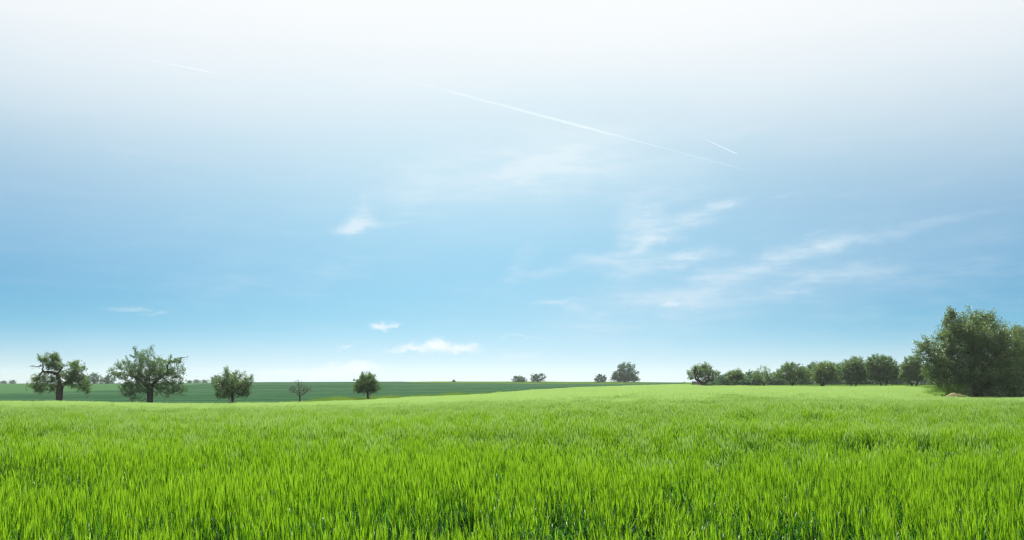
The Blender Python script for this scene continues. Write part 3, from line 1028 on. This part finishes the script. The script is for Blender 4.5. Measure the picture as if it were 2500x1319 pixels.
stake(561.5, 97.6, 1.9, 'thin wooden stake on the left of the spiky staked tree')
stake(571.5, 97.6, 1.8, 'thin wooden stake on the right of the spiky staked tree')
stake(728.0, 96.6, 1.15, 'short pale stake on the left of the bare tree')
stake(734.5, 96.8, 1.0, 'short stake on the right of the bare tree')
stake(902.8, 107.6, 1.75, 'wooden stake beside the small round-headed young tree', w=.06)

# orchard row on the right ------------------------------------------------------------
ORC = 'orchard trees behind the barley on the right'


def orchard(px, D, seed, lobes, label, trunks=1, tr=.24, name='orchard_tree', fork=.35, **kw):
    b = row_of(px, D)
    k = D / F
    if trunks == 1:
        tk = [[(0, 0, 0), (.02, 0, .35), (.0, .05, .9), (.0, 0, 1.5)],
              ['from', (0, .05, 1.1), (-fork * 1.6, .1, 1.8), (-fork * 3.4, .2, 2.3)], ['from', (0, .05, 1.2), (fork * 1.6, -.1, 1.9), (fork * 3.4, -.2, 2.4)]]
    else:
        s = 4.6 * k
        tk = [[(-s, 0, 0), (-s * .95, 0, .6), (-s * 1.5, .05, 1.4)],
              ['from', (-s, 0, 0), (s * .2, .15, -.25), (s, .1, -.1), (s, .1, .6), (s * 1.6, .1, 1.4)]]
    return make_tree(name, base(px, D), seed, tk, pxl(D, lobes, b, px), label, group=ORC, trunk_r=tr, **kw)


KW = dict(n_attr=460, step=.24, per=11, sig=.17, leaf=(.21, .135), tipfrac=.8)
orchard(1718, 186, 31, [(1716, 908, 30, 18), (1696, 915, 20, 11), (1742, 915, 20, 12), (1688, 919, 12, 7), (1752, 912, 10, 7), (1715, 897, 20, 9), (1735, 925, 18, 8), (1700, 902, 14, 9)],
        'broad spreading orchard tree standing apart at the left end of the row', tr=.5, fork=.5, clusters=800, shoots=16, shoot_len=.7, **KW)
orchard(1794.5, 184, 32, [(1795, 915, 17, 10), (1786, 921, 14, 7), (1806, 921, 14, 7), (1800, 908, 9, 6)],
        'smallest orchard tree, second from the left end of the row', tr=.2, fork=.3, clusters=420, shoots=10, shoot_len=.5, lmat='leaf_warm', **KW)
orchard(1866, 181, 33, [(1860, 912, 24, 15), (1848, 916, 16, 9), (1872, 905, 12, 12), (1843, 923, 14, 6), (1862, 899, 14, 7)],
        'half-bare orchard tree with thin leaves and a twiggy top', tr=.22, fork=.3, clusters=430, shoots=0, bare=.95, **{**KW, 'per': 7, 'leaf': (.18, .11), 'n_attr': 520})
orchard(1934.5, 178, 34, [(1930, 908, 34, 20), (1922, 894, 18, 9), (1900, 915, 16, 14), (1960, 912, 24, 18), (1940, 918, 36, 14), (1980, 915, 12, 12)],
        'dense dark orchard tree right of the half-bare one', tr=.27, clusters=1050, shoots=30, shoot_len=.6, **KW)
orchard(2008.5, 173, 35, [(2010, 905, 26, 17), (2018, 892, 20, 8), (1996, 915, 14, 12), (2032, 910, 22, 18), (2010, 922, 30, 12)],
        'stout orchard tree with a short thick trunk in mid row', tr=.42, clusters=950, shoots=26, shoot_len=.5, lmat='leaf_warm', **KW)
orchard(2084.5, 169, 36, [(2085, 900, 32, 20), (2085, 884, 24, 10), (2064, 910, 20, 20), (2106, 908, 22, 20), (2085, 920, 36, 13)],
        'full orchard tree on two trunks left of the tallest one', trunks=2, tr=.24, clusters=1150, shoots=46, shoot_len=.8, **KW)
orchard(2157, 165, 37, [(2156, 895, 32, 22), (2154, 880, 22, 12), (2134, 905, 22, 20), (2180, 908, 24, 20), (2156, 920, 38, 13), (2126, 884, 10, 10)],
        'tallest orchard tree on two trunks with bristling shoots on top', trunks=2, tr=.26, clusters=1250, shoots=60, shoot_len=.9, **KW)
orchard(2232, 160, 38, [(2228, 895, 24, 20), (2222, 878, 14, 10), (2240, 880, 14, 9), (2212, 908, 18, 18), (2250, 908, 22, 20), (2230, 920, 34, 13)],
        'orchard tree on two trunks beside the huge tree at the right', trunks=2, tr=.26, clusters=1050, shoots=40, shoot_len=.7, **KW)
orchard(2298, 152, 39, [(2300, 905, 30, 24), (2298, 922, 34, 14)],
        'last orchard tree almost hidden behind the huge tree', tr=.24, clusters=600, shoots=10, shoot_len=.6, **KW)

# woodland edge behind the orchard -----------------------------------------------------
WD = 'trees of the wood behind the orchard'


def bushy(name, px, D, seed, w_px, top_py, label, group, lmat='leaf_far', clusters=320, leaf=.42, cat='tree', skirt=True, shape=None, per=9, trunk_r=.25, twigs=False):
    b = row_of(px, D); k = D / F
    h = (b - top_py)
    lob = shape or [(px, b - h * .55, w_px * .42, h * .40), (px - w_px * .2, b - h * .35, w_px * .28, h * .32), (px + w_px * .22, b - h * .38, w_px * .28, h * .34), (px + w_px * .05, b - h * .78, w_px * .24, h * .2), (px, b - h * .2, w_px * .46, h * .2)]
    return make_tree(name, base(px, D), seed, [[(0, 0, 0), (0, 0, h * k * .2), (0, 0, h * k * .4)]], pxl(D, lob, b, px), label, cat, group,
                     n_attr=160, step=max(.2, h * k / 16), trunk_r=trunk_r, clusters=clusters, per=per, sig=h * k * .045 + .05, leaf=(leaf, leaf * .62), shoots=8, shoot_len=h * k * .12, lmat=lmat, twigs=twigs, twig_r=.02)


wood = [bushy('woodland_tree', 1985, 235, 51, 70, 882, 'blue-green tree rising in the gap between two orchard trees', WD, lmat='leaf_wood', clusters=420),
        bushy('woodland_tree', 1832, 225, 52, 60, 905, 'woodland tree behind the half-bare orchard tree', WD, lmat='leaf_wood', clusters=380),
        bushy('woodland_tree', 2050, 240, 53, 80, 886, 'woodland tree behind the mid-row orchard trees', WD, lmat='leaf_wood', clusters=420)]
wspots = [(1778, 228, 40, 1.0, .62, 'low wood edge shrub between the spreading tree and the smallest one'), (1810, 222, 40, 1.1, .75, 'woodland tree just right of the smallest orchard tree'),
          (1856, 232, 60, .9, .62, 'woodland tree low behind the half-bare tree'), (1893, 226, 50, 1.0, .60, 'pale green woodland tree left of the dense dark orchard tree'),
          (1925, 236, 60, 1.1, .72, 'woodland tree behind the dense dark orchard tree'), (1955, 228, 60, 1.0, .62, 'low woodland tree in the gap right of the dense dark orchard tree'),
          (2022, 230, 60, 1.1, .66, 'woodland tree behind the stout short-trunked orchard tree'), (2090, 226, 70, 1.1, .85, 'woodland tree behind the left two-trunked orchard tree'),
          (2122, 232, 70, 1.1, .92, 'woodland tree in the gap left of the tallest orchard tree'), (2165, 226, 70, 1.1, .95, 'woodland tree behind the tallest orchard tree'),
          (2198, 232, 70, 1.1, .92, 'woodland tree in the gap right of the tallest orchard tree'), (2240, 226, 70, 1.1, .92, 'woodland tree behind the orchard tree beside the huge one'),
          (2285, 230, 70, 1.1, .92, 'woodland tree behind the huge tree on its left side'), (2335, 226, 70, 1.1, 1.0, 'woodland tree hidden behind the huge tree'),
          (1745, 236, 50, .8, .34, 'lowest wood edge shrub behind the spreading orchard tree')]
for i, (px, D, w, sw, sh, lab) in enumerate(wspots):
    copy_tree(wood[i % 3], base(px, D, .2), 1.3 * i + .4, (sw, sw, sh), lab, WD)

# ridge trees and bushes ----------------------------------------------------------------
RG = 'trees and bushes along the ridge'
b = row_of(1526, 452)
make_tree('oak_tree', base(1526, 452), 61, [[(0, 0, 0), (0, 0, 1.6), (0, 0, 3.4)], ['from', (0, 0, 1.6), (-2, 0, 3.5)], ['from', (0, 0, 1.6), (2, .5, 3.5)]],
          pxl(452, [(1527, 903, 22, 17), (1524, 893, 15, 8), (1512, 912, 16, 12), (1542, 912, 17, 13), (1526, 921, 33, 10, 0, 2.5), (1550, 925, 12, 7, 0, 2.5), (1500, 925, 9, 6, 0, 2.5), (1537, 895, 12, 9), (1526, 927, 30, 5, -2, 3)], b, 1526),
          'big broad-crowned tree alone on the ridge', 'tree', RG, n_attr=480, step=.5, trunk_r=.45, twig_r=.03, clusters=1100, per=10, sig=.42, leaf=(.5, .34), shoots=0, lmat='leaf_far', twigs=False)
bushy('round_tree', 1466, 450, 62, 34, 914, 'small round tree just left of the big ridge tree', RG, clusters=240, leaf=.45)
bushy('ridge_bush', 1267, 448, 63, 42, 917, 'low dome-shaped bush on the ridge, left one of a pair', RG, cat='bush', clusters=260, leaf=.4, twigs=True)
b = row_of(1313, 448)
bushy('ridge_bush', 1313, 448, 64, 42, 911, 'taller two-humped bush on the ridge, right one of a pair', RG, cat='bush', clusters=300, leaf=.4, twigs=True,
      shape=[(1306, 922, 13, 9), (1322, 920, 12, 10), (1313, 927, 20, 6), (1300, 917, 6, 5)])
b = row_of(1108, 448); k = 448 / F
make_tree('conifer', base(1108, 448), 65, [[(0, 0, 0), (0, 0, .8), (0, 0, 1.5)]], [(0, 0, .55, .95, .95, .5, 1), (0, 0, 1.1, .6, .6, .5, 1), (0, 0, 1.65, .3, .3, .45, 1)],
          'tiny pointed conifer on the skyline', 'tree', RG, n_attr=90, step=.25, trunk_r=.1, clusters=130, per=8, sig=.1, leaf=(.3, .16), shoots=0, lmat='leaf_far', twigs=False)

LB = 'bushes on the far left skyline'
lb = bushy('skyline_bush', 228, 395, 71, 46, 909, 'dark bush on the skyline right behind the old broken-topped tree', LB, cat='bush', clusters=320, leaf=.36)
bushy('skyline_bush', 263, 398, 72, 44, 914, 'dark bush on the skyline just left of the big round tree', LB, cat='bush', clusters=300, leaf=.36)
for px, D, s, sh, rz, lab in ((9, 430, .45, .38, .4, 'tiny bush at the left end of the skyline'), (31, 430, .50, .44, 1.4, 'tiny bush second from the left end of the skyline'),
                              (463, 430, .42, .36, 2.2, 'tiny bush on the skyline at the right edge of the big round tree'), (480, 432, .55, .42, 3.3, 'small bush in the middle of the skyline gap before the spiky tree'),
                              (499, 428, .5, .40, 4.4, 'small bush on the skyline nearest left of the spiky tree'), (528, 428, .85, .78, 5.3, 'larger bush on the skyline half hidden by the spiky tree')):
    copy_tree(lb, base(px, D, .1), rz, (s, s, sh), lab, LB)
copy_tree(lb, base(1661, 262, .05), .9, (.30, .30, .20), 'low dark scrub patch in the grass left of the spreading orchard tree', 'scrub in the far grass')
copy_tree(lb, base(1671, 455, .3), 2.1, (.24, .24, .20), 'tiny dark bush on the skyline left of the spreading orchard tree', RG)

# the huge tree at the right edge -----------------------------------------------------
D = 86.0; b = row_of(2372, D)
make_tree('huge_tree', base(2372, D), 81,
          [ppx(D, 2372, b, [(2372, b), (2370, 955), (2368, 935), (2372, 900), (2378, 860)]),
           ['from', ppx(D, 2372, b, [(2370, 950)])[0]] + ppx(D, 2372, b, [(2345, 930, -.4), (2320, 905, -1)]),
           ['from', ppx(D, 2372, b, [(2369, 945)])[0]] + ppx(D, 2372, b, [(2395, 925, .6), (2420, 895, 1.2)]),
           ['from', ppx(D, 2372, b, [(2369, 945)])[0]] + ppx(D, 2372, b, [(2372, 925, -1), (2380, 895, -1.8)])],
          pxl(D, [(2375, 850, 78, 62, 0, 1, 70), (2365, 800, 68, 36, 0, 1, 55), (2412, 790, 34, 26), (2318, 800, 26, 26), (2318, 870, 62, 46, -.6, 1, 55), (2285, 845, 34, 22), (2262, 852, 20, 12), (2300, 905, 52, 36, -.8, 1, 50), (2390, 905, 90, 46, -.8, 1, 75),
                  (2440, 850, 48, 50), (2345, 935, 46, 20, -1.2), (2425, 930, 70, 28, -1.2), (2282, 915, 26, 18, -1), (2480, 880, 50, 50), (2318, 772, 12, 12), (2405, 768, 14, 12), (2400, 830, 80, 50, 0, 1, 70), (2460, 815, 34, 24), (2330, 835, 50, 40, 0, 1, 50), (2250, 856, 22, 11, 0, 3), (2274, 880, 34, 24, -.4, 1.5), (2268, 912, 24, 22, -.6, 1.5), (2290, 934, 34, 16, -1, 1.5)], b, 2372),
          'huge dense tree towering over the barley at the right edge', n_attr=1700, step=.27, trunk_r=.62, clusters=5200, per=11, sig=.15, leaf=(.17, .105), tipfrac=.55, shoots=130, shoot_len=.95, lmat='leaf_big', twig_r=.013)
D = 92.0; b = row_of(2520, D)
make_tree('thicket_tree', base(2520, D), 82,
          [[(0, 0, 0), (0, 0, 1.2), (0, 0, 3.0)], ['from', (0, 0, 1.2), (-1.2, -.5, 2.6)], ['from', (0, 0, 1.2), (1.4, .5, 2.8)]],
          pxl(D, [(2510, 860, 70, 50), (2505, 825, 44, 24), (2475, 870, 40, 40), (2520, 915, 80, 44, -.6), (2560, 860, 60, 50)], b, 2520),
          'dark tree at the right border, crowding behind the huge one', n_attr=600, step=.28, trunk_r=.35, clusters=1500, per=12, sig=.22, leaf=(.18, .11), shoots=40, shoot_len=.8, lmat='leaf_big')
US = 'shrubs at the foot of the huge tree'
sh1 = bushy('shrub', 2425, 82.5, 83, 46, 945, 'low dark shrub right of the huge tree trunk', US, 'leaf_big', 300, .15, 'shrub', per=11, trunk_r=.05, twigs=True)
sh2 = bushy('shrub', 2472, 83.5, 84, 62, 938, 'wide dark shrub near the right border', US, 'leaf_big', 380, .15, 'shrub', per=11, trunk_r=.05, twigs=True)
copy_tree(sh1, base(2362, 82.3, .05), 1.9, (.62, .62, .8), 'narrow leafy shrub between the earth heap and the huge trunk', US)
copy_tree(sh2, base(2400, 85.5, .05), .7, (1.2, 1.2, 1.25), 'shrub directly behind the low dark shrub', US)
copy_tree(sh1, base(2506, 82.0, .05), 3.9, (.9, .9, .8), 'shrub cut by the right border of the picture', US)
copy_tree(sh2, base(2340, 90.5, .05), 2.7, (.8, .8, .6), 'shrub in the shade behind the earth heap', US)


copy_tree(sh2, base(2448, 92.0, .05), 4.1, (2.0, 2.0, 2.6), 'tall dark shrub filling the shade under the huge crown', US)
copy_tree(sh2, base(2492, 95.0, .05), 5.0, (2.0, 2.0, 2.8), 'tall shrub deepest in the thicket by the right border', US)


# heaps --------------------------------------------------------------------------------
def heap(name, loc, rx, ry, h, mat, label, seed, clods, cmat=None, peak=(.15, 0)):
    root = empty(name, loc); link(root, label, 'heap')
    n = 26
    V, Fc = [], []
    u = np.linspace(-1, 1, n)
    gx, gy = np.meshgrid(u, u)
    rr = np.sqrt((gx - peak[0] * (1 - np.hypot(gx, gy))) ** 2 + gy ** 2)
    zz = h * np.clip(1 - rr ** 1.4, 0, None) * (1 + .38 * vnoise(gx * rx, gy * ry, .55, seed) + .22 * vnoise(gx * rx, gy * ry, .2, seed + 1)) - .10
    V = np.stack([gx.ravel() * rx, gy.ravel() * ry, zz.ravel()], -1)
    ix = np.arange(n * n).reshape(n, n)
    Fq_ = np.stack([ix[:-1, :-1], ix[:-1, 1:], ix[1:, 1:], ix[1:, :-1]], -1).reshape(-1, 4)
    me = quad_mesh('heap_body', V, Fq_, [mat]); me.polygons.foreach_set('use_smooth', np.ones(len(me.polygons), dtype=bool))
    o = bpy.data.objects.new('heap_body', me); o.parent = root; COL.objects.link(o)
    # clods and straw lying on it, one mass
    g = np.random.default_rng(seed)
    CV, CF = [], []
    ico = np.array([(0, 0, 1), (.9, 0, .3), (.28, .85, .3), (-.72, .53, .3), (-.72, -.53, .3), (.28, -.85, .3), (0, 0, -.7)])
    icf = [(0, 1, 2), (0, 2, 3), (0, 3, 4), (0, 4, 5), (0, 5, 1), (6, 2, 1), (6, 3, 2), (6, 4, 3), (6, 5, 4), (6, 1, 5)]
    for i in range(clods):
        a, q = g.uniform(0, 6.283), math.sqrt(g.random()) * .85
        cx, cy = math.cos(a) * q, math.sin(a) * q
        r_ = math.hypot(cx - peak[0] * (1 - q), cy)
        cz = h * max(0, 1 - r_ ** 1.4) - .06
        s = g.uniform(.03, .11)
        b0 = len(CV)
        sc = np.array([g.uniform(.7, 1.5), g.uniform(.7, 1.5), g.uniform(.5, 1)]) * s
        for p in ico * (1 + g.normal(0, .15, ico.shape)):
            CV.append(tuple(p * sc + np.array([cx * rx, cy * ry, cz])))
        CF += [tuple(b0 + j for j in f) for f in icf]
    o = mesh_obj('clods', CV, CF, cmat or mat, root); o['kind'] = 'stuff'; COL.objects.link(o)
    return root


heap('earth_heap', base(2328, 81.2, 0), 2.2, 1.3, .90, M['dry_earth'], 'pale heap of dry earth and straw at the foot of the huge tree', 5, 260)
heap('dark_heap', base(1086, 128.5, 0), 1.05, .8, .55, M['dark_earth'], 'low dark heap of soil at the edge of the barley in mid field', 6, 80)

# tall grass tufts by the heap
TG = 'grass tufts around the earth heap'


def tuft(loc, seed, w, n, h, label, wd=.016):
    o = blades(seed, w, n, h, h * .2, wd, [M['verge']], 0, 'grass_tuft', .35)
    o.location = loc; link(o, label, 'grass tuft', TG)


tuft(base(2288, 82.5), 301, 1.3, 420, 1.05, 'tall shaggy grass tuft just left of the earth heap')
tuft(base(2270, 83.5), 302, 1.0, 260, 1.15, 'outermost tall grass tuft left of the earth heap')
tuft(base(2312, 84.0), 303, 1.8, 520, 1.55, 'high bright grass tuft behind the earth heap')
tuft(base(2312, 80.2), 305, .9, 150, .75, 'small grass tuft in front of the earth heap, left side')
tuft(base(2350, 80.2), 306, 1.0, 190, .95, 'grass tuft at the right foot of the earth heap')
tuft(base(2331, 80.9, -.35), 307, .7, 90, .6, 'sparse grass growing on the slope of the earth heap')
tuft(base(2342, 84.0), 304, 1.6, 420, 1.6, 'grass tuft behind the right end of the earth heap')

# ------------------------------------------------------------------ barn beyond the rise
bd = 262.0
bx, by = at(1733, bd)
bk = bd / F
ztop = lambda py: CZ - (py - HOR) / F * bd
barn = empty('barn', (bx, by, gz(bx, by) - .2)); link(barn, 'blue-grey roofed barn half hidden behind the spreading orchard tree', 'barn')
b0 = gz(bx, by) - .2
we, wr = ztop(931.5) - b0, ztop(916.5) - b0         # eaves and ridge heights
hx, hy = 5.0, 4.0
we = max(we, .9)


def boxv(x0, x1, y0, y1, z0, z1):
    return [(x0, y0, z0), (x1, y0, z0), (x1, y1, z0), (x0, y1, z0), (x0, y0, z1), (x1, y0, z1), (x1, y1, z1), (x0, y1, z1)]


BF = [(0, 3, 2, 1), (4, 5, 6, 7), (0, 1, 5, 4), (1, 2, 6, 5), (2, 3, 7, 6), (3, 0, 4, 7)]
COL.objects.link(mesh_obj('wall', boxv(-hx + .3, hx - .3, -hy + .3, hy - .3, -.3, we + .05), BF, M['barn_wall'], barn))
rv = [(-hx, -hy, we), (hx, -hy, we), (hx, hy, we), (-hx, hy, we), (-hx + 3.2, 0, wr), (hx - 2.2, 0, wr)]
ro = mesh_obj('roof', rv, [(0, 1, 5, 4), (1, 2, 5), (2, 3, 4, 5), (3, 0, 4), (0, 3, 2, 1)], M['roof'], barn)
COL.objects.link(ro)
cp = mesh_obj('ridge_cap', boxv(-hx + 3.1, hx - 2.1, -.14, .14, wr - .06, wr + .05), BF, M['roof'], ro); COL.objects.link(cp)
COL.objects.link(mesh_obj('door', boxv(-1.2, 1.2, -hy + .24, -hy + .295, -.2, max(.5, we - .12)), BF, M['barn_door'], barn))


# ------------------------------------------------------------------ contrails (long thin cloud tubes at 9 km)
def vol_mat(name, dens, col=(1, 1, 1), g=.35):
    m, t_ = new_mat(name)
    v = t_.nodes.new('ShaderNodeVolumePrincipled')
    v.inputs['Color'].default_value = col + (1,)
    v.inputs['Density'].default_value = dens
    v.inputs['Anisotropy'].default_value = g
    o = t_.nodes.new('ShaderNodeOutputMaterial'); t_.links.new(v.outputs[0], o.inputs['Volume'])
    return m


M['contrail'] = vol_mat('contrail_ice', .00055, (1, 1, 1), .3)
M['contrail_thin'] = vol_mat('contrail_thin_ice', .0018, (1, 1, 1), .3)


def contrail(p0, p1, prof, label, mat, seed, alt=9000.0, segs=60):
    def w3(p):
        u, v = (p[0] - 1250) / F, (HOR - p[1]) / F
        yy = (alt - CZ) / v
        return np.array([u * yy, yy, alt])
    A, Bv = w3(p0), w3(p1)
    ax = (Bv - A); L = np.linalg.norm(ax); ax /= L
    s1 = np.cross(ax, (0, 0, 1)); s1 /= np.linalg.norm(s1); s2 = np.cross(s1, ax)
    g = np.random.default_rng(seed)
    V, Fc = [], []
    S = 10
    mid_ = (A + Bv) / 2
    for i in range(segs + 1):
        t_ = i / segs
        c_ = A + (Bv - A) * t_
        wpx = np.interp(t_, [q[0] for q in prof], [q[1] for q in prof])
        r_ = max(4.0, wpx / 2 / F * c_[1]) * (1 + .12 * g.normal())
        wob = s1 * g.normal() * r_ * .12 + s2 * g.normal() * r_ * .12
        for k in range(S):
            a = 2 * math.pi * k / S
            V.append(tuple(c_ - mid_ + wob + (s1 * math.cos(a) + s2 * math.sin(a) * .7) * r_))
    for i in range(segs):
        for k in range(S):
            Fc.append((i * S + k, (i + 1) * S + k, (i + 1) * S + (k + 1) % S, i * S + (k + 1) % S))
    Fc.append(tuple(range(S))); Fc.append(tuple(range(segs * S, segs * S + S))[::-1])
    o = mesh_obj('contrail', V, Fc, mat, None, loc=tuple(mid_))
    link(o, label, 'contrail', 'contrails in the sky')


contrail((905, 172.5), (1834, 418), [(0, 3), (.10, 5), (.22, 7), (.34, 9.5), (.46, 9.5), (.55, 6), (.64, 4.2), (.8, 4), (.95, 3.6), (1, 1.2)], 'longest white contrail slanting down across the middle of the sky', M['contrail'], 1)
contrail((345, 142), (545, 183), [(0, 1), (.3, 3.5), (.8, 4), (1, 1.5)], 'faint short contrail high in the left of the sky', M['contrail_thin'], 2)
contrail((1703, 332), (1801, 377), [(0, 1), (.4, 3), (.9, 3.6), (1, 1.5)], 'shortest thin contrail just above the end of the longest one', M['contrail_thin'], 3)

# ------------------------------------------------------------------ haze over the land
zlow = float(Z.min()) - 1.0
ztop_all = 15.0
hz = mesh_obj('haze', boxv(-1160, 1160, -96, 1160, zlow, ztop_all), BF, vol_mat('haze_air', .00013, (.92, .96, 1.0), .35))
link(hz, 'thin bright summer haze lying over the fields', 'haze', kind='stuff')
